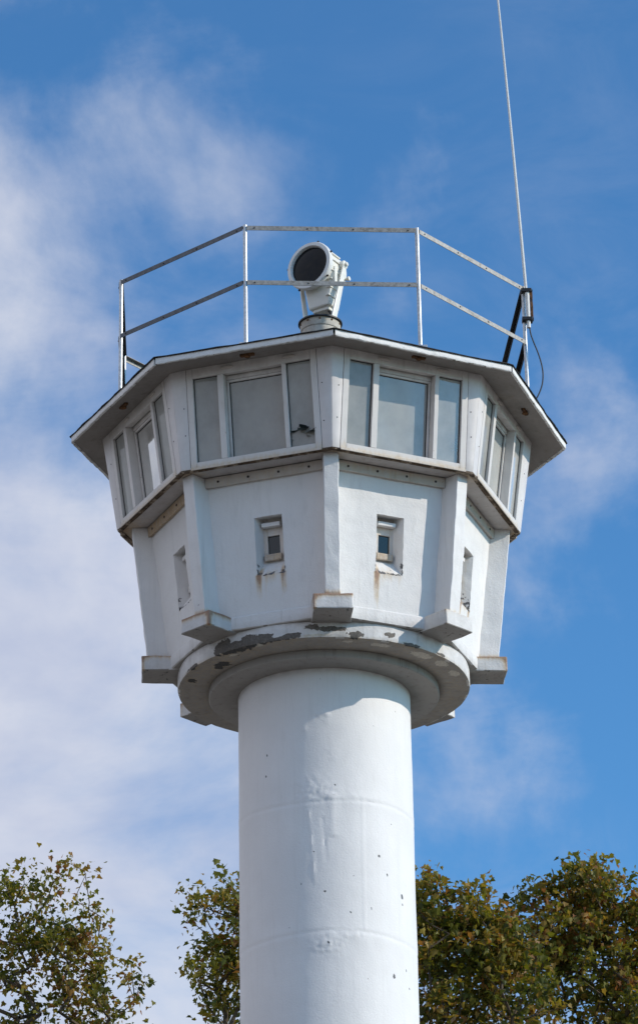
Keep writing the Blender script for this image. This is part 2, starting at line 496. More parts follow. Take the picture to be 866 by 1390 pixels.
bm = bmesh.new()
rg = octa_ring(bm, 'L', [(.7, .1905), (1.0, .1905), (1.205, .191), (1.218, .196), (1.22, .21), (1.221, .25), (1.22, .285), (1.213, .295), (1.1, .299)], 30, .004)
slab = obj('base_slab', bm, ['slab', 'under'], tower, paint={'chip': lambda p: .33 * math.exp(-((p.z - G - .19) / .012) ** 2), 'rust': lambda p: 0,
     'grime': lambda p: .35 * math.exp(-((p.z - G - .19) / .03) ** 2)})
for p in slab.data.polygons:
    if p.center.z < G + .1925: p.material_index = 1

for k in range(8):
    kk = (k + 4) % 8 - 4
    bm = bmesh.new(); w = .292
    R1 = 1.385 + random.uniform(-.006, .006)
    f = lambda i, j, m_: VX('L', k, (1.0, R1)[i], (.179, .2985)[m_], (-w / 2, w / 2)[j])
    hexa(bm, box8(f), .03, .010, .005, freq=9)
    top = .2985 + G
    ox, oy = VX('L', k, R1, 0)[:2]
    rst = {0: 1., -1: 1.25, -2: .8, 1: .35, 2: .9}.get(kk, .6)
    b = obj('corner_block', bm, ['slab', 'under'], tower, paint={
        'chip': lambda p: .36 * math.exp(-((p.z - G - .179) / .02) ** 2) + .45 * math.exp(-((p.z - top) / .006) ** 2),
        'rust': lambda p: rst * math.exp(-((p.z - top) / .032) ** 2) + rst * .95 * math.exp(-(((p - VX('L', k, R1, 0, w / 2 * (1 if kk < 0 else -1))).xy.length) / .03) ** 2),
        'grime': lambda p: .25})
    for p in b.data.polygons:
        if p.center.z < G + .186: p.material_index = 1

# --- lower walls with splayed embrasures
RW0, RW1, ZW0, ZW1 = 1.20, 1.337, .298, 1.392
def grid_lines(a, b, keys, step):
    ks = sorted(set([a, b] + keys)); out = []
    for p, q in zip(ks, ks[1:]):
        n = max(1, math.ceil((q - p) / step)); out += [p + (q - p) * i / n for i in range(n)]
    return out + [b]

for k in range(8):
    F = Face('L', k, RW0, ZW0, RW1, ZW1)
    kk = (k + 4) % 8 - 4
    hu0, hu1, hv0, hv1 = -.100, .120, .288, .738
    bm = bmesh.new()
    us = grid_lines(0, 1, [], 1); vs = grid_lines(0, F.h, [hv0, hv1], .022)
    wide = grid_lines(-.5, .5, [hu0, hu1], .022)
    vert = {}
    def gv(i, j):
        if (i, j) not in vert:
            v = vs[j]; u = wide[i]
            L, R = F.left(v), F.right(v)
            if u < hu0: u = hu0 + (u - hu0) / (-.5 - hu0) * (L - hu0)
            elif u > hu1: u = hu1 + (u - hu1) / (.5 - hu1) * (R - hu1)
            p = F.P(u, v)
            hole = hu0 - .001 <= u <= hu1 + .001 and hv0 - .001 <= v <= hv1 + .001
            w = .0045 * noise.noise(p * 4) + .002 * noise.noise(p * 15)
            p = p + F.n * w + (jitv(p, .0035, 22) if hole else Vector((0, 0, 0)))
            vert[(i, j)] = bm.verts.new(p)
        return vert[(i, j)]
    for i in range(len(wide) - 1):
        for j in range(len(vs) - 1):
            cu, cv = (wide[i] + wide[i + 1]) / 2, (vs[j] + vs[j + 1]) / 2
            if hu0 < cu < hu1 and hv0 < cv < hv1: continue
            bm.faces.new((gv(i, j), gv(i + 1, j), gv(i + 1, j + 1), gv(i, j + 1)))
    # reveal: splayed sides, sloping sill, level head
    iu0, iu1, iv0, iv1, dep = -.068, .082, .41, .742, -.105
    I = [i for i in range(len(wide)) if hu0 - 1e-6 <= wide[i] <= hu1 + 1e-6]; J = [j for j in range(len(vs)) if hv0 - 1e-6 <= vs[j] <= hv1 + 1e-6]
    loop = [(i, J[0]) for i in I] + [(I[-1], j) for j in J[1:]] + [(i, J[-1]) for i in reversed(I[:-1])] + [(I[0], j) for j in reversed(J[1:-1])]
    inner, outer = [], [bm.verts.new(gv(*ij).co + F.n * -.0005) for ij in loop]
    for (i, j) in loop:
        su = (wide[i] - hu0) / (hu1 - hu0); sv = (vs[j] - hv0) / (hv1 - hv0)
        p = F.P(iu0 + (iu1 - iu0) * su, iv0 + (iv1 - iv0) * sv, dep); inner.append(bm.verts.new(p + jitv(p, .002, 20)))
    for q in range(len(loop)):
        a, b = loop[q], loop[(q + 1) % len(loop)]
        bm.faces.new((outer[q], outer[(q + 1) % len(loop)], inner[(q + 1) % len(loop)], inner[q]))
    rs = {-1: 1.3, 0: 1.3, 1: 1.2, -2: .4}.get(kk, .6)
    def rust(p):
        u, v, d = F.uv(p)
        r = 0
        for uc, amp, wd, ln in ((hu0 + .012, 1.05, .022, .34 if kk == 0 else .22), (hu1 - .015, .85 if kk != 0 else .35, .024, .24), ((hu0 + hu1) / 2, .45, .09, .10), (hu0 + .06, .5, .014, .26)):
            if v < hv0 + .01: r = max(r, rs * amp * math.exp(-((u - uc) / wd) ** 2) * max(0, 1 - (hv0 - v) / ln))
        if hv0 - .01 < v < hv0 + .12 and d < -.004: r = max(r, rs * .45)
        if kk == 1 and d < -.01: r = max(r, .55)
        return r
    def chip(p):
        u, v, d = F.uv(p); c = 0
        if abs(v - hv0) < .012 and hu0 - .01 < u < hu1 + .01: c = .52
        if v - hv0 < .09 and v > hv0 - .01 and min(abs(u - hu0), abs(u - hu1)) < .010: c = .53
        if kk == 1 and d < -.01: c = max(c, .36)
        return c
    grime = lambda p: .35 * math.exp(-((F.uv(p)[1] - F.h) / .05) ** 2) + (.08 if F.uv(p)[2] < -.02 else 0)
    lab = 'wall with rusty stained embrasure' if kk == 1 else None
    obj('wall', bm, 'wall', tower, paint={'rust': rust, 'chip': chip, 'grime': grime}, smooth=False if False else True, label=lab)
    # small window in the recess
    bm = bmesh.new(); pu0, pu1, pv0, pv1 = -.038, .056, .470, .612; d = dep + .004
    F.box(bm, iu0 - .012, pu0, iv0 - .04, iv1 + .01, d - .03, d, step=.08, e=.002, jit=.001)
    F.box(bm, pu1, iu1 + .012, iv0 - .04, iv1 + .01, d - .03, d, step=.08, e=.002, jit=.001)
    F.box(bm, pu0 + .0002, pu1 - .0002, iv0 - .04, pv0, d - .03, d - .0012, step=.08, e=.002, jit=.001)
    F.box(bm, pu0 + .0002, pu1 - .0002, pv1, iv1 + .01, d - .03, d - .0012, step=.08, e=.002, jit=.001)
    zz = lambda p: 0
    w_ = obj('embrasure_window', bm, 'frame', tower, paint={'rust': lambda p: .3, 'chip': zz, 'grime': lambda p: .08})
    bm = bmesh.new(); F.box(bm, pu0 - .004, pu1 + .004, pv0 - .004, pv1 + .004, d - .026, d - .018, step=.2, e=0)
    obj('pane', bm, 'dark_glass', w_, smooth=False)
    bm = bmesh.new(); F.box(bm, iu0 + .002, iu1 - .004, .672, .703, d + .001, d + .05, step=.04, e=.003, jit=.002)
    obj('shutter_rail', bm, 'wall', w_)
    bm = bmesh.new(); F.box(bm, iu0 + .006, iu1 - .008, iv0 + .004, iv0 + .055, d + .001, d + .03, step=.03, e=.006, jit=.003)
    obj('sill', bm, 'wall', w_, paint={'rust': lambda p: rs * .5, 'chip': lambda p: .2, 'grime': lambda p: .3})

# --- pilasters
for k in range(8):
    kk = (k + 4) % 8 - 4
    bm = bmesh.new(); w = .112
    def f(i, j, m_):
        R = (1.333, 1.463)[m_]; return VX('L', k, R - .2 if i == 0 else R, (.297, 1.389)[m_], (-w / 2, w / 2)[j])
    hexa(bm, box8(f), .03, .006, .0045, freq=11)
    base = VX('L', k, 1.333, .30)
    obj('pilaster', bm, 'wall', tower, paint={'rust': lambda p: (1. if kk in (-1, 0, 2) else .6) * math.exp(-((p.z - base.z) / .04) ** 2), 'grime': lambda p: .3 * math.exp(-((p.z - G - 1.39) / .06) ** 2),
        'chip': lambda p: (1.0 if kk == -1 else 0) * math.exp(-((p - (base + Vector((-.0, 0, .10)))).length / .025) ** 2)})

# --- overhang between lower wall and cabin
bm = bmesh.new()
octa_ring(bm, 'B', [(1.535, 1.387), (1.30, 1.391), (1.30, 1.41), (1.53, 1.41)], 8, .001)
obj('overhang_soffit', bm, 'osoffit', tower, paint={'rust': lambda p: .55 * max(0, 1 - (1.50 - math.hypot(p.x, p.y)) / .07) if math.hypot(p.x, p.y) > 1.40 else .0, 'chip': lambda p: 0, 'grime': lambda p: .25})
bm = bmesh.new()
octa_ring(bm, 'B', [(1.515, 1.3855), (1.516, 1.375), (1.540, 1.374), (1.549, 1.378), (1.5485, 1.3885)], 30, .0025)
obj('drip_board', bm, 'drip', tower)
for k in range(8):
    kk = (k + 4) % 8 - 4
    F = Face('L', k, RW0, ZW0, RW1, ZW1); bm = bmesh.new()
    F.box(bm, F.left(F.h) + .055, F.right(F.h) - .055, F.h - .082, F.h - .006, .001, .028, step=.05, e=.003, jit=.0025)
    for q in range(4):
        c = F.P(-.36 + .24 * q, F.h - .045, .028); disc_stack(bm, c, F.n, [(.009, -.002), (.009, .004), (.005, .006)], 10, 1)
    obj('batten', bm, ['batten', 'bolt'], tower, paint={'rust': lambda p: (.65 if kk == -2 else .25), 'chip': zz, 'grime': lambda p: .2})

# --- glazed cabin
RB0, RB1, ZB0, ZB1 = 1.5542, 1.6735, 1.389, 2.163
SEAM = .515
BF = [Face('B', k, RB0, ZB0, RB1, ZB1) for k in range(8)]
for k in range(8):
    Fa, Fb = BF[(k - 1) % 8], BF[k]; th = .03
    bm = bmesh.new()
    def fa(i, j, m_):
        v = (.0, Fa.h)[j]; dd = (-th, 0)[m_]
        u = SEAM + .003 if i == 0 else Fa.right(v) - (th * .4142 if m_ == 0 else 0); return Fa.P(u, v, dd)
    def fb(i, j, m_):
        v = (.0, Fb.h)[j]; dd = (-th, 0)[m_]
        u = -SEAM - .003 if i == 1 else Fb.left(v) + (th * .4142 if m_ == 0 else 0); return Fb.P(u, v, dd)
    hexa(bm, box8(fa), .1, .0025, .0012); hexa(bm, box8(fb), .1, .0025, .0012)
    for F_, s in ((Fa, 1), (Fb, -1)):
        for v in (.245 + random.uniform(-.03, .03), .50 + random.uniform(-.03, .03)):
            c = F_.P(s * (.548 + random.uniform(-.006, .006)), v + random.uniform(-.01, .01), 0)
            disc_stack(bm, c, F_.n, [(.0045, -.001), (.0045, .002), (.003, .003)], 10, 1)
    obj('corner_panel', bm, ['panel', 'bolt'], tower, paint={'rust': lambda p: .22 * math.exp(-((p.z - G - 1.39) / .03) ** 2), 'chip': zz, 'grime': lambda p: .12})

for k in range(8):
    F = BF[k]; kk = (k + 4) % 8 - 4
    hv = F.h; bm = bmesh.new(); kw = dict(step=.1, e=.0025, jit=.001)
    for (u0, u1) in ((-SEAM, -.466), (.466, SEAM)): F.box(bm, u0, u1, 0, hv, -.05, .001, **kw)
    for (u0, u1) in ((-.27, -.222), (.238, .272)): F.box(bm, u0, u1, .0465, .703, -.105, .0015, **kw)
    F.box(bm, -.4655, .4655, 0, .046, -.105, .0012, **kw)
    F.box(bm, -.4655, .4655, .7035, hv, -.06, .0008, **kw)
    F.box(bm, -.2215, .2375, .668, .703, -.105, -.062, **kw)
    # protruding drip strip under the frame
    F.box(bm, -SEAM, SEAM, -.012, .006, .002, .010, **kw)
    w_ = obj('window', bm, 'frame', tower, paint={'rust': lambda p: .52 * math.exp(-((F.uv(p)[1]) / .025) ** 2) + .25 * math.exp(-((F.uv(p)[1] - .75) / .05) ** 2), 'chip': zz, 'grime': lambda p: .35 * math.exp(-((F.uv(p)[1] - .78) / .07) ** 2) + (.3 if F.uv(p)[2] < -.01 else .05)})
    bm = bmesh.new(); s0, s1, t0, t1 = -.2212, .2372, .0468, .6676; b_ = .017
    for (u0, u1, v0, v1) in ((s0, s0 + b_, t0, t1), (s1 - b_, s1, t0, t1), (s0 + b_, s1 - b_, t0, t0 + b_), (s0 + b_, s1 - b_, t1 - b_, t1)):
        F.box(bm, u0, u1, v0, v1, -.10, -.068, **kw)
    obj('sash', bm, 'frame', w_, paint={'rust': lambda p: .1, 'chip': zz, 'grime': zz})
    for (u0, u1, v0, v1, d) in ((-.466, -.27, .046, .7035, -.026), (s0 + b_, s1 - b_, t0 + b_, t1 - b_, -.086), (.272, .466, .046, .7035, -.026)):
        bm = bmesh.new(); q = [bm.verts.new(F.P(*c, d)) for c in ((u0, v0), (u1, v0), (u1, v1), (u0, v1))]; bm.faces.new(q)
        obj('pane', bm, 'glass', w_, smooth=False)
        bm = bmesh.new(); g_ = .006
        for (a0, a1, c0, c1) in ((u0, u0 + g_, v0, v1), (u1 - g_, u1, v0, v1), (u0 + g_, u1 - g_, v0, v0 + g_), (u0 + g_, u1 - g_, v1 - g_, v1)):
            F.box(bm, a0 + .0003, a1 - .0003, c0 + .0003, c1 - .0003, d - .004, d + .004, step=1, e=0)
        obj('gasket', bm, 'rubber', w_, smooth=False)
    # two little hood vents on the head rail
    for u in (-.19, .30):
        bm = bmesh.new(); c = F.P(u, .748, .001)
        n = 12; rings = []
        for (s, d) in ((1, 0), (1, .006), (.7, .011)):
            rings.append([bm.verts.new(c + F.u * (.052 * s * math.copysign(abs(math.cos(t)) ** .6, math.cos(t))) + F.v * (.011 * s * math.sin(t)) + F.n * d) for t in [2 * PI * q / n for q in range(n)]])
        for A, B in zip(rings, rings[1:]):
            for q in range(n): bm.faces.new((A[q], A[(q + 1) % n], B[(q + 1) % n], B[q]))
        bm.faces.new(rings[-1]); obj('hood_vent', bm, 'batten', w_)

# interior shell
bm = bmesh.new()
rg = octa_ring(bm, 'B', [(1.30, 1.415), (1.52, 1.415)], 1); bm.faces.new(rg[0])
obj('cabin_floor', bm, 'inner_floor', tower, smooth=False)
bm = bmesh.new()
rg = octa_ring(bm, 'B', [(.5, 2.150), (1.655, 2.150)], 1); bm.faces.new(rg[0])
obj('cabin_ceiling', bm, 'interior', tower, smooth=False)
for k in range(8):
    Fa = BF[k]
    for s in (-1, 1):
        bm = bmesh.new()
        e0, e1 = (Fa.left, Fa.right)[s > 0](0), (Fa.left, Fa.right)[s > 0](Fa.h)
        q = [bm.verts.new(Fa.P(u, v, -.056)) for u, v in ((s * .470, .03), (e0 - s * .03, .03), (e1 - s * .03, Fa.h - .02), (s * .470, Fa.h - .02))]; bm.faces.new(q)
        obj('inner_lining', bm, 'interior', tower, smooth=False)

# --- roof
ZF, RF = 2.1248, 1.9202
bm = bmesh.new()
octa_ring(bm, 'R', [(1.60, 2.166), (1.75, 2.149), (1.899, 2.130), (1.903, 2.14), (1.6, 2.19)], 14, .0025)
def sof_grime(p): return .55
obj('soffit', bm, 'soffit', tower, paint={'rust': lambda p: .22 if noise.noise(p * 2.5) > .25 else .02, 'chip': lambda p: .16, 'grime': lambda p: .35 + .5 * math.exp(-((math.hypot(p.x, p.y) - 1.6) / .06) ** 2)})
for k in range(8):
    bm = bmesh.new(); n = 110; kk = (k + 4) % 8 - 4
    mit = .009
    A0, B0 = VX('R', k, RF, 0), VX('R', k + 1, RF, 0); Ai, Bi = VX('R', k, RF - .024, 0), VX('R', k + 1, RF - .024, 0)
    L = (B0 - A0).length
    nrm = ((B0 - A0).cross(Vector((0, 0, 1)))).normalized()
    rows = []
    for q in range(n + 1):
        s = mit / L + (1 - 2 * mit / L) * q / n
        o, i_ = A0.lerp(B0, s), Ai.lerp(Bi, s)
        rag = .0045 * noise.noise(Vector((s * L * 9, k * 5.3, 0))) + .0045 * noise.noise(Vector((s * L * 34, k * 5.3, 2)))
        rag += -.006 if noise.noise(Vector((s * L * 4, k * 7.7, 9))) > .33 else 0
        lo = 2.120 - rag * 1.0; hi = 2.1665
        bul = .003 * noise.noise(Vector((s * L * 7, k * 3.1, 4)))
        cols = [(i_, hi), (o, hi), (o, hi - .006), (o, (lo + hi) / 2), (o, lo + .006), (o - nrm * .003, lo), (i_, lo + .002)]
        rows.append([bm.verts.new(Vector((c.x, c.y, zz_ + G)) + (nrm * bul if m_ in (2, 3, 4) else Vector((0, 0, 0)))) for m_, (c, zz_) in enumerate(cols)])
    for a, b in zip(rows, rows[1:]):
        for q in range(7): bm.faces.new((a[q], b[q], b[(q + 1) % 7], a[(q + 1) % 7]))
    bm.faces.new(rows[0]); bm.faces.new(list(reversed(rows[-1])))
    lit = kk in (0, 1)
    lo_ = 2.12 + G
    obj('fascia_board', bm, 'fascia', tower, label='white fascia board with ragged peeling lower edge' if lit else None,
        paint={'rust': lambda p: .1, 'chip': lambda p: .40 * math.exp(-((p.z - lo_) / .008) ** 2), 'grime': lambda p: .5 * math.exp(-((p.z - lo_) / .006) ** 2)})
# felt
bm = bmesh.new()
def felt_r(R, z, seg=40):
    ring = []
    for k in range(8):
        A, B = VX('R', k, R, z), VX('R', k + 1, R, z)
        for q in range(seg):
            s = q / seg; p = A.lerp(B, s)
            if R > 1.9:
                corner = math.exp(-(min(s, 1 - s) / .07) ** 2)
                p = p + Vector((p.x, p.y, 0)).normalized() * (.006 * noise.noise(p * 6) + .004 * noise.noise(p * 21))
                p.z += .004 * noise.noise(p * 5 + Vector((3, 3, 3))) + corner * (.006 * noise.noise(Vector((k * 2.3 + (s > .5), 1, 1))) + .003)
            ring.append(bm.verts.new(p))
    return ring
fr = [felt_r(1.90, 2.1667), felt_r(1.925, 2.1672), felt_r(1.930, 2.164), felt_r(1.934, 2.168), felt_r(1.930, 2.175), felt_r(1.8, 2.186), felt_r(1.0, 2.26), felt_r(.3, 2.32)]
for A, B in zip(fr, fr[1:]):
    m_ = len(A)
    for q in range(m_): bm.faces.new((A[q], A[(q + 1) % m_], B[(q + 1) % m_], B[q]))
bm.faces.new(fr[-1])
obj('roof_felt', bm, 'felt', tower)
# rusty bolt plates under the soffit, one under each railing post
for k in range(8):
    c = VX('R', k + .5, 1.665, 2.1405); a = Vector((c.x, c.y, 0)).normalized(); t = Vector((-a.y, a.x, 0)); bm = bmesh.new()
    hexa(bm, box8(lambda i, j, m_: c + t * (-.055, .055)[i] + a * (-.016, .016)[j] + Vector((0, 0, (-.014, .012)[m_]))), .02, .005, .004, freq=20)
    disc_stack(bm, c + Vector((0, 0, -.012)), Vector((.01, 0, -1)), [(.022, 0), (.022, .010), (.012, .016)], 12)
    obj('bolt_plate', bm, 'rust', tower)

# ------------------------------------------------------------------ railing round the roof edge
rail = thing('roof_railing', 'octagonal steel guard railing with two rails around the roof edge', 'railing', (0, 0, G + 2.17))
RR, ZT, ZM = 1.695, 3.183, 2.719
def RP(k): return VX('R', k, RR - (.045 if (k + 4) % 8 - 4 == -2.5 else 0), 0)
for k in range(8):
    c = RP(k + .5)
    bm = bmesh.new(); tube(bm, [Vector((c.x, c.y, G + 2.18)), Vector((c.x, c.y, G + 2.7)), Vector((c.x, c.y, G + ZT + .032))], .0148, 12)
    pst = obj('post', bm, 'galv', rail)
    bm = bmesh.new(); hexa(bm, box8(lambda i, j, m_: Vector((c.x + (-.05, .05)[i], c.y + (-.05, .05)[j], G + (2.17, 2.205)[m_]))), .1, .003)
    obj('base_plate', bm, 'galv', pst)
    # rails to the next post: angle iron, flange outwards
    d = RP(k + 1.5); t = (d - c).normalized(); nrm = t.cross(Vector((0, 0, 1))).normalized()
    for zt in (ZT, ZM):
        bm = bmesh.new(); A = Vector((c.x, c.y, G + zt)) + t * .012; B = Vector((d.x, d.y, G + zt)) - t * .012
        dz = random.uniform(-.006, .006)
        h = .019
        hexa(bm, box8(lambda i, j, m_: (A, B + Vector((0, 0, dz)))[i] + nrm * (.014, .019)[j] + Vector((0, 0, (-h, h)[m_]))), .3, .001, .0012)
        hexa(bm, box8(lambda i, j, m_: (A, B + Vector((0, 0, dz)))[i] + nrm * (-.018, .0136)[j] + Vector((0, 0, (h - .005, h - .0003)[m_]))), .3, .001, .0012)
        for s in (.045, .36, .63, .955):
            disc_stack(bm, A.lerp(B, s) + nrm * .019, nrm, [(.006, -.002), (.006, .003), (.003, .0045)], 8, 1)
        dark = ((k + 4) % 8 - 4) in (-3, 1, -2)
        obj('rail', bm, [{-3: 'unlit_rail', 1: 'unlit_rail', -2: 'shaded_rail'}.get((k + 4) % 8 - 4, 'rail'), 'bolt'], rail, label='rail darkened in colour to stand for shade' if ((k + 4) % 8 - 4) in (-3, 1) else None)

# ------------------------------------------------------------------ searchlight
SL = Vector((.02, 0, G + 2.30))
sl = thing('searchlight', 'cream white searchlight with dark round lens on a yoke above the roof', 'searchlight', SL)
PT = G + 3.195                                   # top of pedestal
bm = bmesh.new(); lathe(bm, [(.001, PT - .012), (.176, PT - .012), (.176, PT), (.001, PT)], 48, (.022, 0)); obj('pedestal_plate', bm, 'rubber', sl)
bm = bmesh.new(); lathe(bm, [(.160, PT - .0125), (.161, PT - .05), (.156, PT - .075), (.150, PT - .08), (.150, PT - .95), (.001, PT - .95)], 48, (.022, 0))
ped = obj('pedestal', bm, 'pedestal', sl, paint={'rust': lambda p: .45 * math.exp(-((p.z - PT + .02) / .03) ** 2), 'chip': zz, 'grime': lambda p: .5})
for q in range(10):
    bm = bmesh.new()
    a = 2 * PI * q / 10 + .3; c = Vector((.022 + .160 * math.cos(a), .160 * math.sin(a), PT - .03)); disc_stack(bm, c, Vector((math.cos(a), math.sin(a), 0)), [(.008, -.002), (.008, .005)], 8)
    obj('bolt', bm, 'rust', ped)
th = math.radians(33); eps = math.radians(1)
ln = Vector((-math.sin(th) * math.cos(eps), -math.cos(th) * math.cos(eps), math.sin(eps)))
rt, up, ln = axis_frame(ln)                       # rt = across the drum
if rt.x < 0: rt = -rt
LC = Vector((-.050, -.02, G + 3.705)) + ln * .02
bm = bmesh.new()
disc_stack(bm, LC, ln, [(.05, -.345), (.125, -.327), (.172, -.29), (.180, -.27), (.182, -.045), (.190, -.04)], 64, cap1=False)
obj('drum', bm, 'enamel', sl)
bm = bmesh.new()
disc_stack(bm, LC, ln, [(.186, -.044), (.203, -.042), (.208, -.032), (.208, -.008), (.202, .003), (.174, .006), (.168, -.004), (.165, -.02)], 72, cap0=False, cap1=False)
rim = obj('lens_rim', bm, 'enamel_rim', sl)
for a in (0.35, 1.2, 2.2, 3.0, 4.2, 5.6):
    bm = bmesh.new()
    c = LC + (rt * math.cos(a) + up * math.sin(a)) * .208 + ln * -.02
    disc_stack(bm, c, (rt * math.cos(a) + up * math.sin(a)), [(.009, -.006), (.009, .010), (.005, .015)], 8)
    obj('rim_catch', bm, 'bolt', rim)
bm = bmesh.new(); disc_stack(bm, LC, ln, [(.1668, -.02), (.12, -.012), (.08, -.006), (.03, -.003)], 64, cap0=False); obj('lens', bm, 'lens', sl)
# lower housing: flat-sided box hanging under the drum, set back from the rim
bm = bmesh.new()
def lb(i, j, m_):
    w = (.096, .150)[m_]; dd = ((-.25, -.095), (-.27, -.075))[m_]
    return LC + rt * ((-w, w)[i] + .028) + ln * dd[j] + up * (-.345, -.05)[m_]
hexa(bm, box8(lb), .05, .012)
house = obj('housing', bm, 'enamel', sl)
bm = bmesh.new()
hexa(bm, box8(lambda i, j, m_: LC + rt * (-.075, .075)[i] + rt * .03 + ln * (-.22, -.12)[j] + up * (-.372, -.342)[m_]), .05, .006)
obj('junction_box', bm, 'enamel', house)
for (zv, w) in ((.11, .150), (.03, .179), (-.06, .169), (-.13, .155), (-.20, .143), (-.27, .131)):
    for s_ in ((1, -1) if zv > 0 else (1,)):
        bm = bmesh.new()
        hexa(bm, box8(lambda i, j, m_: LC + rt * (s_ * (w + (-.022, .013)[i] - (.05 if s_ < 0 and zv < 0 else 0))) + ln * (-.215, -.07)[j] + up * (zv - .005, zv + .005)[m_]), .1, .002)
        obj('rib', bm, 'enamel', house)
bm = bmesh.new()
hexa(bm, box8(lambda i, j, m_: LC + rt * (.145, .190)[i] + ln * (-.125, -.09)[j] + up * (-.17, -.02)[m_]), .1, .003)
obj('side_box', bm, 'enamel', house)
# yoke
for s in (1, -1):
    bm = bmesh.new(); piv = LC - ln * .20 + rt * (s * .212) + up * .03
    ft = Vector((.022, 0, PT)) + rt * (s * .125)
    dirv = (ft - piv).normalized(); side = ln
    hexa(bm, box8(lambda i, j, m_: (piv - dirv * .03, ft)[i] + side * ((-.024, .024) if i == 0 else (-.034, .034))[j] + rt * s * (-.008, .008)[m_]), .06, .004)
    hexa(bm, box8(lambda i, j, m_: ft + dirv * (-.004) + side * (-.034, .034)[j] + rt * s * (-.05, .02)[i] + Vector((0, 0, (.001, .014)[m_]))), .06, .003)
    arm = obj('yoke_arm', bm, 'enamel', sl)
    bm = bmesh.new(); disc_stack(bm, piv, rt * s, [(.036, -.035), (.036, .004), (.028, .010), (.017, .012), (.017, .026), (.010, .030)], 20); obj('pivot_knob', bm, 'enamel', arm)
bm = bmesh.new(); c0 = LC - ln * .25 - up * .075 + rt * .16
tube(bm, [c0, c0 + rt * .05], .010, 10); disc_stack(bm, c0 + rt * .045, rt, [(.018, 0), (.018, .02)], 12); obj('handle', bm, 'enamel', sl)
bm = bmesh.new(); c0 = LC - ln * .16 - up * .36 + rt * .07
tube(bm, [c0, c0 - up * .02 + rt * .02, c0 - up * .05 + rt * .04, Vector((c0.x + .06, c0.y, PT + .004))], .008, 8); obj('power_cable', bm, 'rubber', sl)

# ------------------------------------------------------------------ whip antenna
pp = VX('R', 1.5, RR, 0)
an = thing('whip_antenna', 'long thin white whip antenna clamped to the right railing post', 'antenna', (pp.x, pp.y, G + 2.9))
ax, ay = pp.x + .030, pp.y - .03
bm = bmesh.new()
pts, rs = [], []
for q in range(25):
    s = q / 24; z = 2.93 + s * 4.4
    x = ax - (z - 2.93) * .0365 - .004 * (z - 2.93) ** 2 * .6
    pts.append(Vector((x, ay, G + z))); rs.append(.0125 - .0075 * s)
tube(bm, pts, rs, 10); obj('whip', bm, 'white_whip', an)
bm = bmesh.new(); tube(bm, [Vector((ax, ay, G + 2.84)), Vector((ax, ay, G + 3.16))], .0150, 12); obj('mount_tube', bm, 'white_whip', an)
bm = bmesh.new(); hexa(bm, box8(lambda i, j, m_: Vector((ax + (.018, .040)[i], ay + (-.004, .012)[j], G + (2.93, 3.155)[m_]))), .03, .003, .003, freq=40)
obj('bracket_plate', bm, 'rust', an)
for z in (3.165, 2.915):
    bm = bmesh.new(); hexa(bm, box8(lambda i, j, m_: Vector((ax + (-.05, .034)[i], ay + (-.022, .05)[j], G + z + (-.017, .017)[m_]))), .03, .006)
    tube(bm, [Vector((ax + .036, ay - .01, G + z)), Vector((ax + .036, ay + .03, G + z))], .006, 8)
    obj('clamp', bm, 'rubber', an)
bm = bmesh.new()
ctl = [(ax + .004, 2.90), (ax + .01, 2.80), (ax + .03, 2.72), (ax + .062, 2.62), (ax + .085, 2.52), (ax + .092, 2.43), (ax + .080, 2.34), (ax + .045, 2.25), (ax + .01, 2.20)]
pts = []
for i in range(len(ctl) - 1):
    p0, p1, p2, p3 = ctl[max(i - 1, 0)], ctl[i], ctl[i + 1], ctl[min(i + 2, len(ctl) - 1)]
    for q in range(5):
        t = q / 5
        pts.append(Vector([.5 * (2 * p1[c] + (p2[c] - p0[c]) * t + (2 * p0[c] - 5 * p1[c] + 4 * p2[c] - p3[c]) * t * t + (3 * p1[c] - p0[c] - 3 * p2[c] + p3[c]) * t ** 3) for c in (0, 1)]))
pts = [Vector((p[0], ay, G + p[1])) for p in pts]
tube(bm, pts, .0055, 8); obj('cable', bm, 'rubber', an)

# ------------------------------------------------------------------ plant on the sill inside the cabin
Fp = BF[7]; pc = Fp.P(.39, .03, -.125)
pl = thing('potted_plant', 'dark leafy plant inside the cabin behind the right pane of the shaded front window', 'plant', pc)
bm = bmesh.new(); z0 = pc.z
lathe(bm, [(.001, z0), (.05, z0), (.065, z0 + .10), (.06, z0 + .10), (.05, z0 + .08), (.001, z0 + .08)], 20, (pc.x, pc.y)); obj('pot', bm, 'pot', pl)
bm = bmesh.new(); r_ = random.Random(5)
for q in range(70):
    a = r_.uniform(0, 2 * PI); el = r_.uniform(-.3, 1.2); d = Vector((math.cos(a) * math.cos(el), math.sin(a) * math.cos(el), math.sin(el)))
    c = pc + Vector((0, 0, .13)) + d * r_.uniform(.02, .09); sd = d.cross(Vector((0, 0, 1))).normalized() * r_.uniform(.025, .05); L = r_.uniform(.07, .14)
    e = c + d * L + Vector((0, 0, -.03))
    vs_ = [bm.verts.new(x) for x in (c, c.lerp(e, .45) + sd, e, c.lerp(e, .45) - sd)]; bm.faces.new(vs_)
obj('leaves', bm, 'plant', pl, smooth=False)

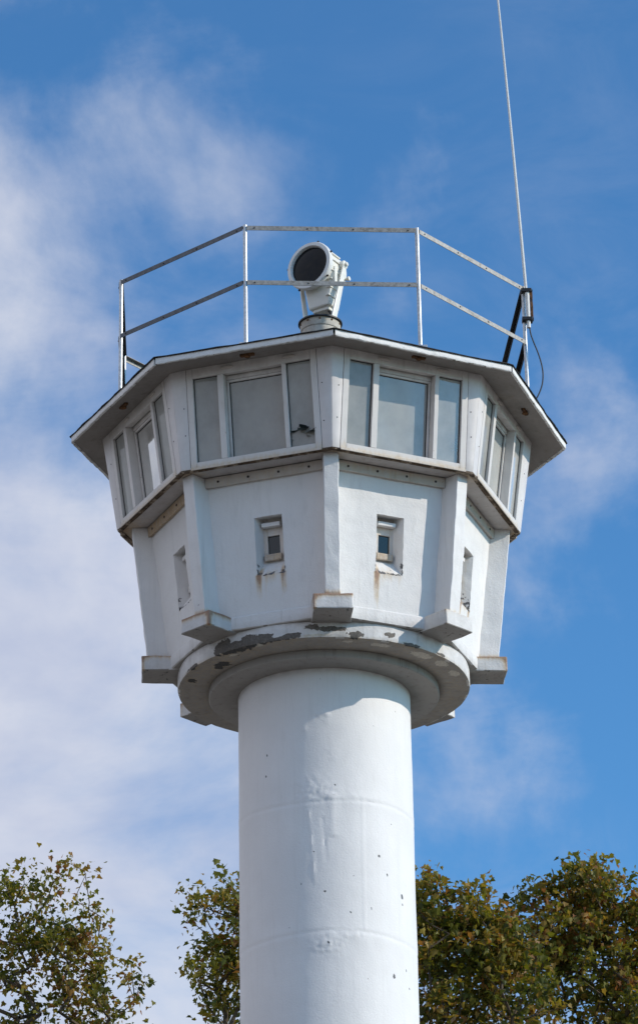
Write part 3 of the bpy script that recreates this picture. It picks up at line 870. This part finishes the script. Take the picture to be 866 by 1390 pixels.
# ------------------------------------------------------------------ camera
cam = bpy.data.cameras.new('camera'); co_ = bpy.data.objects.new('camera', cam); link(co_)
D, ZC, PITCH, YAW, ROLL, FP = 24., -9.1224, .4284, -.0004, -.0175, 4591.48
CL = Vector((0, -D, ZC + G))
Fw = Vector((math.sin(YAW) * math.cos(PITCH), math.cos(YAW) * math.cos(PITCH), math.sin(PITCH)))
Rt = Vector((math.cos(YAW), -math.sin(YAW), 0)); Up = Rt.cross(Fw)
R2_ = Rt * math.cos(ROLL) + Up * math.sin(ROLL); U2_ = Up * math.cos(ROLL) - Rt * math.sin(ROLL)
mat = Matrix((R2_, U2_, -Fw)).transposed().to_4x4(); mat.translation = CL
co_.matrix_world = mat
cam.sensor_fit = 'VERTICAL'; cam.sensor_height = 24; cam.lens = FP / 1390 * 24
cam.shift_y = -45 / 1390; cam.clip_end = 5000; cam.clip_start = .1
scn.camera = co_


def at(x, y, Y):
    """point on the vertical plane at depth Y whose bearing matches a bearing read off the photograph"""
    d = Fw + R2_ * ((x - 433) / FP) - U2_ * ((y - 650) / FP)
    return CL + d * ((Y - CL.y) / d.y)


# ------------------------------------------------------------------ trees
LEAF = [(0, 0), (.20, .0), (.48, -.04), (.43, .16), (.54, .48), (.34, .46), (.20, .68), (0, 1.0), (-.20, .68), (-.34, .46), (-.54, .48), (-.43, .16), (-.48, -.04), (-.20, .0)]


def make_tree(name, label, base, lobes, fill, seed, mat_leafy, size=.115, density=1., tint=(.15, .75), keep=.8):
    rnd = random.Random(seed)
    t = thing(name, label, 'tree', base, 'maple trees behind the watchtower')
    base = Vector(base)
    clusters = []                                # (point, leaves, spread)
    for c, (rx, ry, rz), n, nl in lobes:
        for _ in range(n):
            while True:
                q = Vector((rnd.uniform(-1, 1), rnd.uniform(-1, 1), rnd.uniform(-1, 1)))
                if q.length <= 1: break
            q = q * (.35 + .65 * rnd.random() ** .4) if rnd.random() < .5 else q
            if rnd.random() < keep: clusters.append((Vector(c) + Vector((q.x * rx, q.y * ry, q.z * rz)), nl, .19))
    lo, hi, rad, nf = fill
    for _ in range(nf):
        s = rnd.random(); a = rnd.uniform(0, 2 * PI); r = rad * math.sin(PI * (.18 + .72 * s)) * rnd.uniform(.45, 1)
        clusters.append((base + Vector((r * math.cos(a), r * math.sin(a), lo + (hi - lo) * s)), 26, .5))
    # skeleton
    nodes = []; par = []
    H = hi
    for i in range(9):
        s = i / 8; p = base + Vector((.25 * math.sin(i * 1.3 + seed), .2 * math.sin(i * .9 + 2 * seed), -.2 + s * H))
        nodes.append(p); par.append(i - 1)
    order = sorted(range(len(clusters)), key=lambda i: (clusters[i][0] - nodes[4]).length)
    tips = {}
    for i in order:
        p = clusters[i][0]; best = None
        for j, q in enumerate(nodes):
            d = (p - q).length + max(0, q.z - p.z + .15) * 4
            if best is None or d < best[0]: best = (d, j)
        j = best[1]; q = nodes[j]; L = (p - q).length; n = max(1, int(L / .35))
        for s in range(1, n + 1):
            w = q.lerp(p, s / n)
            if s < n:
                w = w + jitv(w, .10, 1.5, seed); w.z += .08 * math.sin(PI * s / n) * L * .3
            nodes.append(w); par.append(j); j = len(nodes) - 1
        tips[i] = j
    cnt = [0] * len(nodes)
    for j in tips.values():
        while j >= 0: cnt[j] += 1; j = par[j]
    rad_ = [.0045 * max(c, 1) ** .52 for c in cnt]
    for i in range(9): rad_[i] = max(rad_[i], .20 * (1 - i / 8 * .85))
    bm = bmesh.new()
    for j in range(len(nodes)):
        if par[j] < 0: continue
        k = 10 if rad_[j] > .05 else 5
        tube(bm, [nodes[par[j]], nodes[j]], [min(rad_[par[j]], rad_[j] * 1.6), rad_[j]], k, caps=False)
    obj('trunk', bm, 'bark', t)
    verts, faces, tints = [], [], []
    for ci, (p, nl, sp) in enumerate(clusters):
        tb = rnd.uniform(*tint)
        big = sp > .3
        for _ in range(int(nl * density * rnd.uniform(.6, 1.3))):
            q = p + Vector((rnd.gauss(0, sp * .6), rnd.gauss(0, sp * .6), rnd.gauss(0, sp * .5)))
            s = size * rnd.uniform(.45, 1.25) * (1.5 if big else 1); wx = rnd.uniform(.65, 1.1)
            # drooping leaf: tip points down and outwards, face fairly upright or flat
            yaw = rnd.uniform(0, 2 * PI); dr = rnd.uniform(-1.3, .35)
            tip = Vector((math.cos(yaw) * math.cos(dr), math.sin(yaw) * math.cos(dr), math.sin(dr)))
            sd = tip.cross(Vector((rnd.gauss(0, .5), rnd.gauss(0, .5), 1))).normalized(); nn = sd.cross(tip)
            b = len(verts); fold = rnd.uniform(.05, .35); curl = rnd.uniform(-.15, .55)
            for (x, y) in LEAF: verts.append(q + (sd * x * wx + tip * (y - .4) + nn * (abs(x) * fold - y * y * curl)) * s)
            tt = min(1, max(0, tb + rnd.gauss(0, .16) + (.25 if rnd.random() < .07 else 0)))
            tints += [tt] * 14
            faces.append(tuple(b + x for x in range(0, 8))); faces.append((b,) + tuple(b + x for x in range(7, 14)))
    me = bpy.data.meshes.new('crown'); off = world_of(t)
    me.from_pydata([v - off for v in verts], [], faces)
    at_ = me.attributes.new('tint', 'FLOAT', 'POINT'); at_.data.foreach_set('value', tints)
    me.materials.append(M[mat_leafy]); o = bpy.data.objects.new('crown', me); link(o); o.parent = t
    return t


DY = 0
def lobe(x, y, Y, rpx, n, nl, dy=.9, flat=1.):
    c = at(x, y + DY, Y); s = (Y + 24) / 4591.48 * 1.1
    return (c, (rpx * s, dy, rpx * s * flat), n, nl)

Y1 = 25.
DY = 20
T1 = [lobe(15, 1235, Y1, 62, 30, 26), lobe(28, 1185, Y1, 24, 7, 24), lobe(72, 1205, Y1, 34, 13, 24), lobe(85, 1165, Y1, 14, 3, 20), lobe(112, 1178, Y1, 10, 2, 18), lobe(72, 1265, Y1, 50, 24, 26), lobe(130, 1235, Y1, 26, 9, 24),
      lobe(132, 1262, Y1, 22, 6, 24), lobe(110, 1300, Y1, 45, 18, 26), lobe(175, 1290, Y1, 18, 5, 22), lobe(40, 1320, Y1, 90, 50, 26), lobe(150, 1350, Y1, 70, 36, 26), lobe(0, 1180, Y1, 22, 6, 22), lobe(-60, 1250, Y1, 70, 40, 26)]
b = at(40, 1300, Y1)
make_tree('maple_tree', 'sparse maple with drooping brownish leaves at the left, apart from the tower', (b.x, Y1, 0), T1, (6., 14.6, 3.0, 230), 11, 'leaf', .088, 1.25, (.2, .9), .68)
Y2 = 22.
DY = 16
T2 = [lobe(310, 1195, Y2, 18, 6, 26), lobe(318, 1225, Y2, 24, 10, 26), lobe(268, 1222, Y2, 18, 6, 24), lobe(255, 1215, Y2, 8, 2, 16), lobe(300, 1258, Y2, 28, 11, 26), lobe(275, 1272, Y2, 16, 5, 24), lobe(322, 1285, Y2, 22, 9, 26),
      lobe(290, 1330, Y2, 45, 20, 26), lobe(345, 1220, Y2, 45, 22, 26), lobe(350, 1300, Y2, 60, 36, 26)]
b = at(350, 1300, Y2)
make_tree('maple_tree', 'yellowing maple peeping out beside the left edge of the round column', (b.x, Y2, 0), T2, (6., 13.4, 2.2, 180), 23, 'leaf', .088, 1.3, (.25, .9), .72)
Y3 = 24.
DY = 26
T3 = [lobe(572, 1200, Y3, 32, 20, 28, 1.3), lobe(602, 1215, Y3, 34, 22, 28, 1.3), lobe(640, 1218, Y3, 30, 20, 28, 1.3), lobe(590, 1265, Y3, 48, 40, 28, 1.4), lobe(650, 1270, Y3, 48, 44, 28, 1.4), lobe(690, 1262, Y3, 36, 28, 28, 1.4),
      lobe(620, 1330, Y3, 70, 60, 28, 1.5), lobe(700, 1330, Y3, 60, 50, 28, 1.5), lobe(540, 1260, Y3, 60, 30, 28, 1.3), lobe(668, 1228, Y3, 18, 6, 24), lobe(560, 1185, Y3, 14, 5, 24)]
b = at(620, 1300, Y3)
make_tree('maple_tree', 'dense dark maple rising just right of the round column', (b.x, Y3, 0), T3, (6., 14.2, 2.8, 230), 37, 'leaf_dark', .098, 1.15, (.2, .95), .85)
Y4 = 27.
DY = 20
T4 = [lobe(705, 1232, Y4, 26, 14, 28, 1.2), lobe(690, 1255, Y4, 26, 14, 28, 1.2), lobe(790, 1185, Y4, 30, 18, 28, 1.2), lobe(762, 1200, Y4, 30, 17, 28, 1.2), lobe(728, 1198, Y4, 18, 6, 24), lobe(825, 1195, Y4, 30, 18, 28, 1.2), lobe(858, 1215, Y4, 30, 18, 28, 1.2), lobe(800, 1245, Y4, 50, 40, 28, 1.4),
      lobe(745, 1250, Y4, 40, 28, 28, 1.4), lobe(850, 1275, Y4, 50, 40, 28, 1.4), lobe(770, 1310, Y4, 70, 60, 28, 1.5), lobe(860, 1340, Y4, 70, 60, 28, 1.5), lobe(900, 1240, Y4, 60, 40, 28, 1.4), lobe(790, 1162, Y4, 12, 3, 22), lobe(814, 1168, Y4, 12, 3, 22)]
b = at(800, 1300, Y4)
make_tree('maple_tree', 'tall full maple at the far right, topping its dark neighbour', (b.x, Y4, 0), T4, (6., 15.4, 3.0, 240), 53, 'leaf', .104, 1.15, (.2, .95), .85)

# ------------------------------------------------------------------ ground
bm = bmesh.new(); nG = 48; S = 2500
rings = [[bm.verts.new((r * math.cos(2 * PI * q / nG), r * math.sin(2 * PI * q / nG), 0)) for q in range(nG)] for r in (8, 30, 100, 400, S)]
bm.faces.new(rings[0])
for A, B in zip(rings, rings[1:]):
    for q in range(nG): bm.faces.new((A[q], A[(q + 1) % nG], B[(q + 1) % nG], B[q]))
gr = obj('ground', bm, 'ground', None, smooth=False); gr['kind'] = 'structure'

# ------------------------------------------------------------------ light
SUN_AZ, SUN_EL = 75.5, 27.       # azimuth measured from the camera side (-Y) towards +X
sd = Vector((math.sin(math.radians(SUN_AZ)) * math.cos(math.radians(SUN_EL)), -math.cos(math.radians(SUN_AZ)) * math.cos(math.radians(SUN_EL)), math.sin(math.radians(SUN_EL))))
L = bpy.data.lights.new('sun', 'SUN'); L.energy = 3.5; L.angle = math.radians(.55); L.color = (1, .905, .79)
lo_ = bpy.data.objects.new('sun', L); link(lo_); lo_.rotation_euler = sd.to_track_quat('Z', 'Y').to_euler(); lo_.location = (20, -20, 30)

w = bpy.data.worlds.new('World'); scn.world = w; w.use_nodes = True
nt = w.node_tree; nt.nodes.clear(); n = N(nt)
out = n.add('ShaderNodeOutputWorld'); bg = n.add('ShaderNodeBackground'); n.link(bg.outputs[0], out.inputs[0])
sky = n.add('ShaderNodeTexSky', sky_type='NISHITA'); sky.sun_disc = False
sky.sun_elevation = math.radians(SUN_EL)
sky.sun_rotation = math.atan2(sd.x, sd.y)          # clockwise from +Y
sky.air_density = 1.0; sky.dust_density = .6; sky.ozone_density = 1.6; sky.altitude = 0
STR = .10
bg.inputs[1].default_value = STR
hs = n.add('ShaderNodeHueSaturation'); n.link(sky.outputs[0], hs.inputs['Color']); hs.inputs['Saturation'].default_value = 1.0; hs.inputs['Value'].default_value = 1.0
hs = n.add('ShaderNodeMix', data_type='RGBA', blend_type='MULTIPLY'); hs.inputs[0].default_value = 1; n.link(sky.outputs[0], hs.inputs[6]); hs.inputs[7].default_value = (.66, 1.31, 1.80, 1)
dirv = n.coord('Generated')
sep = n.add('ShaderNodeSeparateXYZ'); n.link(dirv, sep.inputs[0])
X, Y_, Z = sep.outputs
# soft cloud field, thicker to the left and low
big = n.noise(n.mapping(dirv, (1, 1, 1.25), (2.04, 8.661, 1.137)), 9.0, 8, .56, .3)
wisp = n.noise(n.mapping(dirv, (.8, 1, 1.9), (6.343, .767, 2.227), (0, .55, 0)), 15.0, 9, .62, .7)
wmask = n.noise(n.mapping(dirv, (1, 1, 1.2), (8.992, 1.885, 5.777)), 8.0, 3, .5)
bias = n.math('MULTIPLY', X, -2.7)
bias = n.math('ADD', bias, n.math('MULTIPLY', n.math('SUBTRACT', .425, Z), 1.2))
bias = n.math('MINIMUM', n.math('MAXIMUM', bias, -.28), .36)
f = n.math('ADD', n.math('ADD', n.math('MULTIPLY', big, .95), n.math('MULTIPLY', wisp, .22)), bias)
for (dx_, dz_, rad_c, amt) in ((.078, .42, .055, .27), (.05, .335, .045, .10), (.05, .50, .05, .06), (-.03, .50, .05, .10), (-.09, .535, .045, -.16), (.09, .33, .03, -.1)):
    dd = n.add('ShaderNodeVectorMath', operation='DISTANCE'); n.link(dirv, dd.inputs[0])
    dd.inputs[1].default_value = (dx_, math.sqrt(1 - dx_ ** 2 - dz_ ** 2), dz_)
    f = n.math('ADD', f, n.math('MULTIPLY', n.ramp(dd.outputs['Value'], rad_c, 0.), amt))
cl = n.ramp(f, .50, .90)
thin = n.math('MULTIPLY', n.math('MULTIPLY', n.ramp(wisp, .42, .78), n.ramp(wmask, .40, .66)), .42)
thin = n.math('MULTIPLY', thin, n.math('ADD', n.math('MULTIPLY', n.ramp(Z, .50, .40), .8), .2))
cl = n.math('MAXIMUM', n.math('MULTIPLY', cl, .93), thin)
shade = n.noise(n.mapping(dirv, (1, 1, 1.5), (4.132, 4.078, 4.455)), 11., 7, .55, .4)
cc = n.mix(n.ramp(shade, .32, .68), (5.2, 5.7, 7.3), (7.4, 7.6, 8.4))
skyc = n.mix(cl, hs.outputs[2], cc)
n.link(skyc, bg.inputs[0])

scn.view_settings.view_transform = 'Standard'; scn.view_settings.look = 'None'; scn.view_settings.exposure = 0
scn.render.engine = 'CYCLES'
scn.cycles.max_bounces = 8; scn.cycles.transparent_max_bounces = 12
scn.cycles.use_denoising = True
